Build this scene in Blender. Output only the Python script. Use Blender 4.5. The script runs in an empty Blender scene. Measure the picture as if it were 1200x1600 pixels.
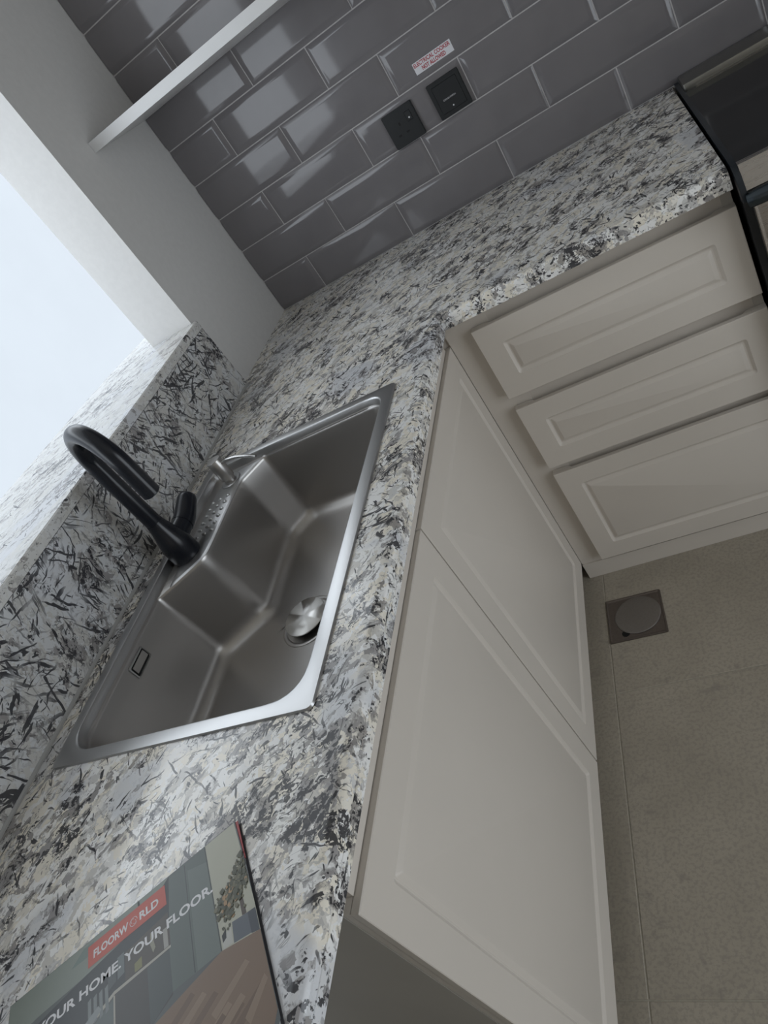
import bpy, bmesh, math, random
from mathutils import Matrix, Vector, Euler
random.seed(7)
S = bpy.context.scene
C = S.collection
H = 0.906          # height of the worktop; shapes below are authored with z = 0 on the worktop

# ------------------------------------------------------------------ camera
cam = bpy.data.cameras.new('camera')
cam.sensor_fit = 'VERTICAL'
cam.sensor_height = 32.0
cam.lens = 1099.6045 / 1600.0 * 32.0
cam.clip_start = 0.02
cam_o = bpy.data.objects.new('camera', cam)
C.objects.link(cam_o)
rt = Vector((0.83445874, 0.14821766, -0.53076374))
dn = Vector((-0.31290171, -0.66539063, -0.67775204))
fw = Vector((-0.45362004, 0.73163299, -0.50886347))
M = Matrix(((rt.x, -dn.x, -fw.x, 1.05727), (rt.y, -dn.y, -fw.y, -1.98306),
            (rt.z, -dn.z, -fw.z, 0.52551 + H), (0, 0, 0, 1)))
cam_o.matrix_world = M
S.camera = cam_o

# ------------------------------------------------------------------ sky, daylight, exposure
w = bpy.data.worlds.new('sky')
S.world = w
w.use_nodes = True
bg = w.node_tree.nodes['Background']
bg.inputs['Color'].default_value = (0.86, 0.93, 1.0, 1)
bg.inputs['Strength'].default_value = 3.6

def portal(name, loc, rot, sx, sy):
    l = bpy.data.lights.new(name, 'AREA')
    l.shape = 'RECTANGLE'
    l.size, l.size_y = sx, sy
    l.cycles.is_portal = True
    o = bpy.data.objects.new(name, l)
    C.objects.link(o)
    o.location = loc
    o.rotation_euler = rot
portal('window_portal', (-0.16, -1.15, H + 0.74), (0, math.radians(-90), 0), 1.1, 1.42)
portal('fill_opening_portal', (2.78, -1.95, 1.05), (0, math.radians(90), 0), 2.1, 1.3)  # guides sky sampling through the opening added for fill light

S.view_settings.view_transform = 'Standard'
S.view_settings.look = 'None'
S.view_settings.exposure = -0.24
S.view_settings.gamma = 1.0
S.view_settings.use_curve_mapping = False

# ------------------------------------------------------------------ materials
def mat(name, col=(0.8, 0.8, 0.8), rough=0.5, metal=0.0, spec=0.5):
    m = bpy.data.materials.new(name)
    m.use_nodes = True
    b = m.node_tree.nodes['Principled BSDF']
    b.inputs['Base Color'].default_value = (*col, 1)
    b.inputs['Roughness'].default_value = rough
    b.inputs['Metallic'].default_value = metal
    b.inputs['Specular IOR Level'].default_value = spec
    return m

class NT:
    """small node graph helper"""
    def __init__(s, m):
        s.t = m.node_tree
        s.b = s.t.nodes['Principled BSDF']
    def n(s, typ, **kw):
        x = s.t.nodes.new(typ)
        for k, v in kw.items():
            setattr(x, k, v)
        return x
    def l(s, a, b):
        s.t.links.new(a, b)
    def coord(s, loc=(0, 0, 0), rot=(0, 0, 0), sc=(1, 1, 1), warp=None):
        tc = s.n('ShaderNodeTexCoord')
        mp = s.n('ShaderNodeMapping')
        mp.inputs['Location'].default_value = loc
        mp.inputs['Rotation'].default_value = rot
        mp.inputs['Scale'].default_value = sc
        s.l(warp if warp else tc.outputs['Object'], mp.inputs['Vector'])
        return mp.outputs['Vector']
    def noise(s, vec, scale, detail=3, rough=0.5, dist=0.0):
        x = s.n('ShaderNodeTexNoise')
        x.inputs['Scale'].default_value = scale
        x.inputs['Detail'].default_value = detail
        x.inputs['Roughness'].default_value = rough
        x.inputs['Distortion'].default_value = dist
        s.l(vec, x.inputs['Vector'])
        return x
    def rng(s, v, a, b, c=0.0, d=1.0):
        x = s.n('ShaderNodeMapRange')
        x.interpolation_type = 'SMOOTHSTEP'
        for k, val in zip(('From Min', 'From Max', 'To Min', 'To Max'), (a, b, c, d)):
            x.inputs[k].default_value = val
        s.l(v, x.inputs['Value'])
        return x.outputs['Result']
    def math(s, op, a, b):
        x = s.n('ShaderNodeMath', operation=op)
        for i, v in enumerate((a, b)):
            if isinstance(v, (int, float)):
                x.inputs[i].default_value = v
            else:
                s.l(v, x.inputs[i])
        return x.outputs[0]
    def mix(s, f, a, b):
        x = s.n('ShaderNodeMix', data_type='RGBA')
        if isinstance(f, (int, float)):
            x.inputs['Factor'].default_value = f
        else:
            s.l(f, x.inputs['Factor'])
        for k, v in ((6, a), (7, b)):
            if isinstance(v, tuple):
                x.inputs[k].default_value = (*v, 1)
            else:
                s.l(v, x.inputs[k])
        return x.outputs[2]
    def bump(s, h, strength, dist=0.001):
        x = s.n('ShaderNodeBump')
        x.inputs['Strength'].default_value = strength
        x.inputs['Distance'].default_value = dist
        s.l(h, x.inputs['Height'])
        s.l(x.outputs['Normal'], s.b.inputs['Normal'])

def granite(name, seed, plane, needles, black, white, cream, stroke=0.075):
    """polished granite: pale crystals, grey and brown grains, black clusters and needle streaks.
    plane 'z' for flat slabs, 'x' for the upright slab: the plane in which the needles lie"""
    m = mat(name, rough=0.12)
    g = NT(m)
    tc = g.n('ShaderNodeTexCoord')
    def warp(scale, amt, loc):
        w1 = g.noise(g.coord(loc), scale, 3, 0.6)
        sub = g.n('ShaderNodeVectorMath', operation='SUBTRACT')
        g.l(w1.outputs['Color'], sub.inputs[0])
        sub.inputs[1].default_value = (0.5, 0.5, 0.5)
        ws = g.n('ShaderNodeVectorMath', operation='MULTIPLY_ADD')
        g.l(sub.outputs[0], ws.inputs[0])
        ws.inputs[1].default_value = (amt, amt, amt)
        g.l(tc.outputs['Object'], ws.inputs[2])
        return ws.outputs[0]
    wp = warp(48, 0.045, (seed, 0, 0))
    wl = warp(12, 0.03, (seed, 5, 2))
    def tex(vec, loc, ang, sc):
        mp_ = g.n('ShaderNodeMapping', vector_type='TEXTURE')
        mp_.inputs['Location'].default_value = loc
        mp_.inputs['Rotation'].default_value = (0, 0, ang) if plane == 'z' else (ang, 0, 0)
        mp_.inputs['Scale'].default_value = sc if plane == 'z' else (sc[2], sc[0], sc[1])
        g.l(vec, mp_.inputs['Vector'])
        return mp_.outputs['Vector']
    def vor(vec, scale):
        v = g.n('ShaderNodeTexVoronoi')
        v.inputs['Scale'].default_value = scale
        g.l(vec, v.inputs['Vector'])
        sx = g.n('ShaderNodeSeparateColor')
        g.l(v.outputs['Color'], sx.inputs[0])
        return sx.outputs
    big = g.noise(g.coord((seed, 3, 1)), 8, 3, 0.6, 0.4).outputs['Fac']
    big2 = g.noise(g.coord((seed, 7, 4)), 6, 2, 0.5, 0.5).outputs['Fac']
    mid = g.noise(tex(wl, (seed, 1, 2), 0.9, (1.6, 0.8, 1.0)), 30, 5, 0.66, 0.3).outputs['Fac']
    fl = tex(wp, (seed, 0, 0), 0.95, (1.45, 0.8, 1.0))
    a = vor(fl, 72)
    b = vor(fl, 150)
    # crystals: white to cream to pale grey
    col = g.mix(g.rng(a[0], 0.35, 0.75), white, cream)
    col = g.mix(g.rng(a[1], 0.74, 0.92, 0, 0.7), col, (0.54, 0.53, 0.515))
    col = g.mix(g.rng(b[0], 0.84, 0.96, 0, 0.65), col, (0.42, 0.41, 0.40))
    # bluish quartz clouds
    col = g.mix(g.rng(big2, 0.57, 0.66, 0, 0.8), col, (0.66, 0.675, 0.71))
    # grey-brown grains where the slab is darker
    gr = g.math('ADD', g.math('MULTIPLY', a[2], 0.32), g.math('ADD', g.math('MULTIPLY', mid, 0.75), g.math('MULTIPLY', big, 0.55)))
    col = g.mix(g.rng(gr, 0.90 - black * .04, 0.98 - black * .04, 0, 0.8), col, (0.24, 0.225, 0.22))
    # black clusters
    bk = g.math('ADD', g.math('MULTIPLY', b[1], 0.22), g.math('ADD', g.math('MULTIPLY', mid, 0.85), g.math('MULTIPLY', big, 0.5)))
    tot = g.rng(bk, 0.945 - black * .05, 0.985 - black * .05)
    # thin cracks along the crystals
    ck = g.noise(tex(wl, (seed, 9, 2), 0.8, (1.5, 0.75, 1.0)), 30, 3, 0.55, 0.5).outputs['Fac']
    ca = g.math('ABSOLUTE', g.math('SUBTRACT', ck, 0.5), 0)
    tot = g.math('MAXIMUM', tot, g.math('MULTIPLY', g.rng(ca, 0.004, 0.012, 1, 0), g.rng(big, 0.50, 0.60, 0, 0.9)))
    # needles
    angs = [0.5, 1.15, 1.9, 2.55, 0.0, 1.5, 2.2]
    for i, an in enumerate(angs):
        v = tex(wl, (seed + i * 0.53, i * 0.31, i * 0.17), an, (stroke, 0.0068, 0.0068))
        nn = g.noise(v, 1.0, 1.5, 0.5, 0.2).outputs['Fac']
        k = 0.725 - needles * 0.05
        reg = g.rng(g.noise(g.coord((seed + i * 3.1, i, 2)), 9, 2).outputs['Fac'], 0.42, 0.56)
        tot = g.math('MAXIMUM', tot, g.math('MULTIPLY', g.rng(nn, k, k + 0.035), reg))
    col = g.mix(g.math('MULTIPLY', tot, 0.94), col, (0.030, 0.030, 0.036))
    g.l(col, g.b.inputs['Base Color'])
    return m

M_GR_TOP = granite('granite_worktop', 0.0, 'z', 1.2, 1.15, (0.90, 0.895, 0.88), (0.85, 0.80, 0.70), 0.06)
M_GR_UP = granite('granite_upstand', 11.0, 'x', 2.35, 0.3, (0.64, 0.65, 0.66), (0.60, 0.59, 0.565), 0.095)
M_GR_SILL = granite('granite_sill', 23.0, 'z', 0.3, 0.0, (0.70, 0.70, 0.69), (0.66, 0.65, 0.62))

def noisy(name, col, rough, scale, amt, bumpk=0.0, detail=4, spec=0.5):
    m = mat(name, col, rough, spec=spec)
    g = NT(m)
    n = g.noise(g.coord(), scale, detail, 0.6).outputs['Fac']
    c2 = tuple(c * (1 - amt) for c in col)
    g.l(g.mix(g.rng(n, 0.3, 0.7), col, c2), g.b.inputs['Base Color'])
    if bumpk:
        g.bump(n, bumpk, 0.002)
    return m

M_PLASTER = noisy('plaster', (0.67, 0.662, 0.65), 0.75, 60, 0.04, 0.06)
M_CEIL = mat('ceiling_paint', (0.74, 0.70, 0.64), 0.8)
M_ROOM = noisy('warm_plaster', (0.70, 0.64, 0.56), 0.75, 60, 0.04)
M_TILE = noisy('glazed_tile', (0.200, 0.190, 0.197), 0.08, 4, 0.10)
M_GROUT = noisy('grout', (0.55, 0.535, 0.53), 0.85, 90, 0.15)
M_LAM = noisy('cabinet_laminate', (0.645, 0.595, 0.535), 0.33, 3, 0.03)
M_LAMIN = noisy('cabinet_board', (0.50, 0.47, 0.42), 0.45, 5, 0.05)
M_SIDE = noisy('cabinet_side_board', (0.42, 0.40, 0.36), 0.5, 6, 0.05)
M_SHELF = noisy('shelf_laminate', (0.74, 0.74, 0.74), 0.35, 5, 0.03)
M_BLACK = mat('matt_black', (0.006, 0.008, 0.013), 0.27)
M_PLATE = mat('black_plastic', (0.012, 0.014, 0.016), 0.42)
M_HOLE = mat('hole_black', (0.002, 0.002, 0.002), 0.7)
M_WHITE = mat('white_print', (0.75, 0.75, 0.77), 0.5)
M_RED = mat('red_print', (0.42, 0.06, 0.08), 0.5)
M_GLASS = mat('black_hob_glass', (0.012, 0.013, 0.014), 0.10)
M_TRIM = mat('dark_blue_enamel', (0.015, 0.02, 0.026), 0.18)
M_CHROME = mat('chrome', (0.62, 0.62, 0.61), 0.13, 1.0)
M_OUT = noisy('backdrop_render', (0.282, 0.289, 0.298), 0.9, 0.6, 0.03)  # grey level sets how bright the added backdrop looks through the window

def steel(name, col, rough, stretch, k=0.25):
    m = mat(name, col, rough, 1.0)
    g = NT(m)
    n = g.noise(g.coord(sc=stretch), 1.0, 3, 0.6).outputs['Fac']
    g.l(g.rng(n, 0.3, 0.7, rough * 0.8, rough * 1.25), g.b.inputs['Roughness'])
    if k:
        g.bump(n, k, 0.0002)
    return m
M_STEEL = mat('sink_steel', (0.50, 0.485, 0.47), 0.34, 1.0)
M_RIM = mat('rim_steel', (0.50, 0.50, 0.50), 0.36, 1.0)
M_OVEN = steel('oven_steel', (0.52, 0.49, 0.46), 0.3, (20, 300, 600), 0.0)
M_TRAP = steel('trap_steel', (0.20, 0.175, 0.16), 0.45, (150, 150, 150))
M_CAP = mat('spun_steel', (0.66, 0.65, 0.63), 0.30, 1.0)
g_ = NT(M_CAP)
g_.b.inputs['Anisotropic'].default_value = 0.75
gt_ = g_.n('ShaderNodeTexGradient', gradient_type='RADIAL')
g_.l(g_.coord(), gt_.inputs['Vector'])
wv_ = g_.math('PINGPONG', g_.math('MULTIPLY', gt_.outputs['Fac'], 8.0), 1.0)
g_.l(g_.rng(wv_, 0.42, 0.58, 0.0, 0.25), g_.b.inputs['Anisotropic Rotation'])
g_.l(g_.rng(wv_, 0.42, 0.58, 0.28, 0.40), g_.b.inputs['Roughness'])
tn = g_.n('ShaderNodeTangent', direction_type='RADIAL', axis='Z')
g_.l(tn.outputs[0], g_.b.inputs['Tangent'])

M_FLOOR = mat('porcelain_floor', (0.3, 0.28, 0.25), 0.42)
g_ = NT(M_FLOOR)
n1 = g_.noise(g_.coord(), 5, 6, 0.65).outputs['Fac']
n2 = g_.noise(g_.coord(), 140, 3, 0.6).outputs['Fac']
n3 = g_.noise(g_.coord((4, 2, 0)), 17, 5, 0.6, 0.5).outputs['Fac']
cc = g_.mix(g_.rng(n1, 0.3, 0.7), (0.435, 0.390, 0.320), (0.37, 0.33, 0.268))
cc = g_.mix(g_.rng(n2, 0.45, 0.62, 0, 0.35), cc, (0.22, 0.205, 0.18))
cc = g_.mix(g_.rng(n3, 0.58, 0.72, 0, 0.5), cc, (0.24, 0.22, 0.19))
g_.l(cc, g_.b.inputs['Base Color'])
M_FGROUT = noisy('floor_grout', (0.44, 0.41, 0.34), 0.9, 80, 0.2)

# ------------------------------------------------------------------ mesh helpers
def box(bm, x0, x1, y0, y1, z0, z1, mi=0):
    v = [bm.verts.new(p) for p in ((x0, y0, z0), (x1, y0, z0), (x1, y1, z0), (x0, y1, z0),
                                   (x0, y0, z1), (x1, y0, z1), (x1, y1, z1), (x0, y1, z1))]
    for f in ((3, 2, 1, 0), (4, 5, 6, 7), (0, 1, 5, 4), (1, 2, 6, 5), (2, 3, 7, 6), (3, 0, 4, 7)):
        bm.faces.new([v[i] for i in f]).material_index = mi
    return v

def bev(bm, r, seg=2):
    bmesh.ops.bevel(bm, geom=list(bm.edges), offset=r, segments=seg, profile=0.5, affect='EDGES', clamp_overlap=True)

def ring(bm, pts):
    return [bm.verts.new(p) for p in pts]

def bridge(bm, a, b, mi=0, close=True):
    n = len(a)
    for i in range(n if close else n - 1):
        j = (i + 1) % n
        try:
            bm.faces.new((a[i], a[j], b[j], b[i])).material_index = mi
        except ValueError:
            pass

def obj(name, bm, m, parent=None, smooth=False, lift=True, angle=35):
    """link a bmesh as one mesh object; authored coordinates have z = 0 on the worktop"""
    bmesh.ops.recalc_face_normals(bm, faces=bm.faces)
    me = bpy.data.meshes.new(name)
    if lift:
        bmesh.ops.translate(bm, verts=bm.verts, vec=(0, 0, H))
    bm.to_mesh(me)
    bm.free()
    for x in (m if isinstance(m, (list, tuple)) else [m]):
        me.materials.append(x)
    if smooth:
        me.shade_smooth()
        me.set_sharp_from_angle(angle=math.radians(angle))
    o = bpy.data.objects.new(name, me)
    C.objects.link(o)
    if parent:
        attach(o, parent)
    return o

def attach(o, parent):
    o.parent = parent
    o.matrix_parent_inverse = Matrix.Translation(-parent.location) if parent.type == 'EMPTY' else Matrix.Identity(4)

def tag(o, label, cat, group=None):
    o['label'] = label
    o['category'] = cat
    if group:
        o['group'] = group
    return o

def thing(name, loc, label, cat, group=None):
    e = bpy.data.objects.new(name, None)
    e.empty_display_size = 0.05
    C.objects.link(e)
    e.location = (loc[0], loc[1], loc[2] + H)
    return tag(e, label, cat, group)

def struct(name, bm, m, label=None):
    o = obj(name, bm, m)
    o['kind'] = 'structure'
    if label:
        o['label'] = label
    return o

def cyl(bm, p0, p1, r0, r1, n=24, cap=True, mi=0):
    p0, p1 = Vector(p0), Vector(p1)
    d = (p1 - p0).normalized()
    a = d.orthogonal().normalized()
    b = d.cross(a)
    R = []
    for p, r in ((p0, r0), (p1, r1)):
        R.append(ring(bm, [p + (a * math.cos(t) + b * math.sin(t)) * r for t in [2 * math.pi * i / n for i in range(n)]]))
    bridge(bm, R[0], R[1], mi)
    if cap:
        for x in R:
            bm.faces.new(x).material_index = mi

def lathe(bm, c, prof, n=32, mi=0):
    """profile of (radius, z) about a vertical axis at c, closed by caps"""
    R = [ring(bm, [(c[0] + r * math.cos(2 * math.pi * i / n), c[1] + r * math.sin(2 * math.pi * i / n), c[2] + z)
                   for i in range(n)]) for r, z in prof]
    for a, b in zip(R, R[1:]):
        bridge(bm, a, b, mi)
    bm.faces.new(R[0]).material_index = mi
    bm.faces.new(R[-1]).material_index = mi

def tube(bm, pts, rad, n=16):
    """round tube along a polyline; rad is a number or a list"""
    pts = [Vector(p) for p in pts]
    k = len(pts)
    rad = rad if isinstance(rad, (list, tuple)) else [rad] * k
    R = []
    a = None
    for i, p in enumerate(pts):
        d = (pts[min(i + 1, k - 1)] - pts[max(i - 1, 0)]).normalized()
        if a is None:
            a = d.orthogonal().normalized()
        a = (a - d * a.dot(d)).normalized()
        b = d.cross(a)
        R.append(ring(bm, [p + (a * math.cos(2 * math.pi * j / n) + b * math.sin(2 * math.pi * j / n)) * rad[i] for j in range(n)]))
    for x, y in zip(R, R[1:]):
        bridge(bm, x, y)
    bm.faces.new(R[0])
    bm.faces.new(R[-1])

def offset(poly, d):
    """mitred inward offset of a counter-clockwise polygon"""
    n = len(poly)
    out = []
    for i in range(n):
        p, c, q = Vector(poly[i - 1]), Vector(poly[i]), Vector(poly[(i + 1) % n])
        e1, e2 = (c - p).normalized(), (q - c).normalized()
        n1, n2 = Vector((-e1.y, e1.x)), Vector((-e2.y, e2.x))
        m = (n1 + n2)
        m = m / max(0.2, (1 + n1.dot(n2)))
        out.append(c + m * d)
    return out

def rounded(poly, radii, n=6):
    """round every corner with n + 1 points"""
    k = len(poly)
    out = []
    for i in range(k):
        p, c, q = Vector(poly[i - 1]), Vector(poly[i]), Vector(poly[(i + 1) % k])
        a, b = (p - c), (q - c)
        la, lb = a.length, b.length
        a, b = a / la, b / lb
        cosv = max(-1, min(1, a.dot(b)))
        half = math.acos(cosv) / 2
        t = radii[i] / math.tan(half) if half < math.pi / 2 - 1e-4 else 0.008
        t = min(t, 0.46 * la, 0.46 * lb)
        s, e = c + a * t, c + b * t
        for j in range(n + 1):
            u = j / n
            out.append((1 - u) ** 2 * s + 2 * u * (1 - u) * c + u * u * e)
    return out

def text_mesh(name, body, size, m, mw, parent=None, align='LEFT', sx=1.0, depth=0.0001, bold=0.0):
    cu = bpy.data.curves.new(name, 'FONT')
    cu.body = body
    cu.size = size
    cu.align_x = align
    cu.extrude = depth
    cu.offset = bold
    cu.resolution_u = 3
    t = bpy.data.objects.new(name, cu)
    C.objects.link(t)
    bpy.context.view_layer.update()
    me = bpy.data.meshes.new_from_object(t.evaluated_get(bpy.context.evaluated_depsgraph_get()))
    C.objects.unlink(t)
    bpy.data.objects.remove(t)
    me.materials.clear()
    me.materials.append(m)
    xs = [v.co.x for v in me.vertices]
    wd = max(xs) - min(xs)
    if sx < 0:                       # fit to a given width
        f = -sx / wd
    else:
        f = sx
    x0 = min(xs) if align == 'LEFT' else 0
    for v in me.vertices:
        v.co.x = (v.co.x - x0) * f
    me.transform(mw)
    o = bpy.data.objects.new(name, me)
    C.objects.link(o)
    if parent:
        attach(o, parent)
    return o

# ================================================================== THE ROOM
XR, YR, ZC = 2.70, -3.60, 1.72       # right wall, rear wall, ceiling (z from the worktop)
bm = bmesh.new()
box(bm, -0.14, XR + .1, YR - .1, 0.10, -H - 0.10, -H - 0.0012)
floor = struct('floor', bm, M_FGROUT)
# floor tiles, 0.30 x 0.615 m as the joints show
jx = [0.006 + 0.6185 * i for i in range(6)]
jy = [-0.35 - 0.6185 * i for i in range(-1, 7)]
tile_meshes = {}
for i in range(-1, 5):
    for k in range(-1, 6):
        x0, x1 = 0.0055 + 0.6185 * i + 0.0, 0.0055 + 0.6185 * (i + 1)
        y1, y0 = -0.3505 - 0.6185 * k, -0.3505 - 0.6185 * (k + 1)
        x0c, x1c, y0c, y1c = max(x0, 0.0), min(x1, XR), max(y0, YR), min(y1, 0.0)
        if x1c - x0c < 0.02 or y1c - y0c < 0.02:
            continue
        g = 0.0012
        key = (round(x1c - x0c, 3), round(y1c - y0c, 3))
        if key not in tile_meshes:
            bm = bmesh.new()
            hx, hy = key[0] / 2 - g, key[1] / 2 - g
            box(bm, -hx, hx, -hy, hy, -0.008, 0.0)
            bmesh.ops.bevel(bm, geom=[e for e in bm.edges if all(v.co.z > -0.001 for v in e.verts)], offset=0.0012, segments=1, affect='EDGES')
            o = obj('floor_tile', bm, M_FLOOR, floor, lift=False)
            tile_meshes[key] = o.data
        else:
            o = bpy.data.objects.new('floor_tile', tile_meshes[key])
            C.objects.link(o)
            o.parent = floor
        o.location = ((x0c + x1c) / 2, (y0c + y1c) / 2, 0.0)

bm = bmesh.new()
box(bm, -0.14, XR + .1, -0.0031, 0.12, -H, ZC)
wall_back = struct('wall_back', bm, M_GROUT)

W0, W1, WT = -0.448, -1.85, 1.29      # window opening along y, head height
bm = bmesh.new()
box(bm, -0.14, 0, W0, -0.0032, -H, ZC)
box(bm, -0.14, 0, W1, W0, -H, 0.182)
box(bm, -0.14, 0, W1, W0, WT, ZC)
box(bm, -0.14, 0, YR, W1, -H, ZC)
wall_left = struct('wall_left', bm, M_PLASTER)

bm = bmesh.new()
box(bm, XR, XR + .1, -1.30, -0.0032, -H, ZC)
box(bm, XR, XR + .1, YR, -2.60, -H, ZC)
box(bm, XR, XR + .1, -2.60, -1.30, 1.19, ZC)  # closes the top of an unseen opening added to balance the room light
struct('wall_right', bm, M_ROOM)
bm = bmesh.new()
box(bm, -0.14, XR + .1, YR - .1, YR, -H, ZC)
struct('wall_rear', bm, M_ROOM)
bm = bmesh.new()
box(bm, -0.14, XR + .1, YR - .1, 0.12, ZC, ZC + 0.1)
struct('ceiling', bm, M_CEIL)
# added backdrop wall: sets brightness seen through the window, blocks low sky
bm = bmesh.new()
box(bm, -9.3, -9.0, -8, 26, -9, 4.6)
struct('backdrop_wall', bm, M_OUT)
# unseen hood added outside to cut sky light on sill and reveal
bm = bmesh.new()
box(bm, -1.05, -0.1405, -2.3, 0.0, 1.34, 1.42)
tag(struct('sky_blocker', bm, M_PLASTER), 'unseen hood added outside the window to block high sky light', 'hood')
del bpy.data.objects['sky_blocker']['category']

# ---- bevelled wall tiles, one object each
TP, RP, GAP = 0.3085, 0.1048, 0.0028
def tile_mesh(w, h, cut_l=False, cut_r=False):
    bm = bmesh.new()
    bl, br = (0.0 if cut_l else 0.013), (0.0 if cut_r else 0.013)
    b = 0.013
    R = []
    for (il, ir, it, y) in ((0, 0, 0, 0.0), (0, 0, 0, -0.0028), (bl * .15, br * .15, b * .15, -0.0036), (bl, br, b, -0.0072), (bl + .0025 * (bl > 0), br + .0025 * (br > 0), b + .0025, -0.0075)):
        R.append(ring(bm, [(il, y, it), (w - ir, y, it), (w - ir, y, h - it), (il, y, h - it)]))
    for a, c in zip(R, R[1:]):
        bridge(bm, a, c)
    bm.faces.new(R[-1])
    return bm
cache = {}
for r in range(16):
    z0 = r * RP + GAP / 2
    z1 = min(z0 + RP - GAP, ZC)
    off = 0.163 if r % 2 == 0 else 0.3075
    k = -1
    while off + k * TP < XR:
        a, b = off + k * TP + GAP / 2, off + (k + 1) * TP - GAP / 2
        k += 1
        if b < 0.004 or (r < 0):
            continue
        ac, bc = max(a, 0.0016), min(b, XR - 0.001)
        if bc - ac < 0.012:
            continue
        key = (round(bc - ac, 4), round(z1 - z0, 4))
        if key not in cache:
            o = obj('wall_tile', tile_mesh(key[0], key[1], ac > a, bc < b), M_TILE, wall_back, lift=False, smooth=True, angle=14)
            cache[key] = o.data
        else:
            o = bpy.data.objects.new('wall_tile', cache[key])
            C.objects.link(o)
            o.parent = wall_back
        o.location = (ac, -0.001, z0 + H)
        o.rotation_euler = (random.uniform(-.004, .004), 0, random.uniform(-.003, .003))

# ================================================================== STONE
D, DX, LX = 0.632, 0.6163, 1.184      # front of the back run, front of the sink run, right end
YN = -2.75                            # near end of the sink run
SH = (0.076, 0.534, -1.540, -0.852)   # hole for the sink
r = 0.013
bm = bmesh.new()
fx, fy = DX - r, -(D - r)
th = -0.037
for z, mi in ((0.0, 0), (th, 0)):
    xs = [0.0005, SH[0], SH[1], fx]
    ys = [YN, SH[2], SH[3], fy, -0.0045]
    vv = {}
    for i, x in enumerate(xs):
        for j, y in enumerate(ys):
            vv[i, j] = bm.verts.new((x, y, z))
    for i in range(3):
        for j in range(4):
            if (i, j) == (1, 1):
                continue
            bm.faces.new((vv[i, j], vv[i + 1, j], vv[i + 1, j + 1], vv[i, j + 1]))
    e0, e1 = bm.verts.new((LX, fy, z)), bm.verts.new((LX, -0.0045, z))
    bm.faces.new((vv[3, 3], e0, e1, vv[3, 4]))
# hole walls
for a, b in (((SH[0], SH[2]), (SH[1], SH[2])), ((SH[1], SH[2]), (SH[1], SH[3])), ((SH[1], SH[3]), (SH[0], SH[3])), ((SH[0], SH[3]), (SH[0], SH[2]))):
    bm.faces.new(ring(bm, [(*a, 0), (*b, 0), (*b, th), (*a, th)]))
# moulded front edge: quarter round, hairline joint, lower strip
prof = [(r * math.sin(t), -r * (1 - math.cos(t))) for t in [math.pi / 2 * i / 7 for i in range(8)]]
prof += [(r, -0.0185), (r - 0.0016, -0.0192), (r - 0.0016, -0.0202), (r - 0.0006, -0.0208), (r - 0.0006, th + 0.001), (r - 0.003, th), (0, th)]
L0, L1, L2 = [], [], []
for o_, z in prof:
    L0.append(bm.verts.new((LX, fy - o_, z)))
    L1.append(bm.verts.new((fx + o_, fy - o_, z)))
    L2.append(bm.verts.new((fx + o_, YN, z)))
bridge(bm, L0, L1, close=False)
bridge(bm, L1, L2, close=False)
bm.faces.new(L2 + ring(bm, [(0.0005, YN, th), (0.0005, YN, 0)]))
bm.faces.new(L0 + ring(bm, [(LX, -0.0045, th), (LX, -0.0045, 0)]))
bmesh.ops.remove_doubles(bm, verts=bm.verts, dist=0.00005)
top = obj('granite_countertop', bm, M_GR_TOP, smooth=True, angle=30)
tag(top, 'L-shaped speckled white, cream and black granite worktop with rounded front edge', 'countertop')

bm = bmesh.new()
box(bm, 0.0005, 0.0192, YN, W0 - 0.0015, 0.0004, 0.1815)
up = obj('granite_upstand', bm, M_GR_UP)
bm = bmesh.new()
q_ = [(0.0193, 0.0), (0.0243, 0.0004), (0.0215, 0.0022), (0.0198, 0.0048), (0.0193, 0.0052)]
a = ring(bm, [(x, YN, z) for x, z in q_])
b = ring(bm, [(x, W0 - 0.002, z) for x, z in q_])
bridge(bm, a, b)
bm.faces.new(a)
bm.faces.new(b)
obj('sealant_bead', bm, mat('grey_sealant', (0.36, 0.36, 0.35), 0.5), up)
tag(up, 'vertical granite upstand with black needle streaks behind the tap, below the sill', 'upstand')
# sill slab, runs out past the wall
pl = [(0.0195, W0 - 0.0015), (-0.1415, W0 - 0.0015), (-0.1415, -0.12), (-0.235, -0.12), (-0.262, -0.29), (-0.300, -0.46), (-0.324, -0.655),
      (-0.345, -0.954), (-0.358, -1.40), (-0.36, -1.849), (0.0195, -1.849)]
bm = bmesh.new()
a = ring(bm, [(x, y, 0.1824) for x, y in pl])
b = ring(bm, [(x, y, 0.2015) for x, y in pl])
c = ring(bm, [(x - (0.0025 if x > 0 else 0), y, 0.204) for x, y in pl])
bridge(bm, a, b)
bridge(bm, b, c)
bm.faces.new(a)
bm.faces.new(c)
sill = obj('window_sill', bm, M_GR_SILL)
tag(sill, 'pale polished granite window sill glowing in the daylight above the upstand', 'window sill')

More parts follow.
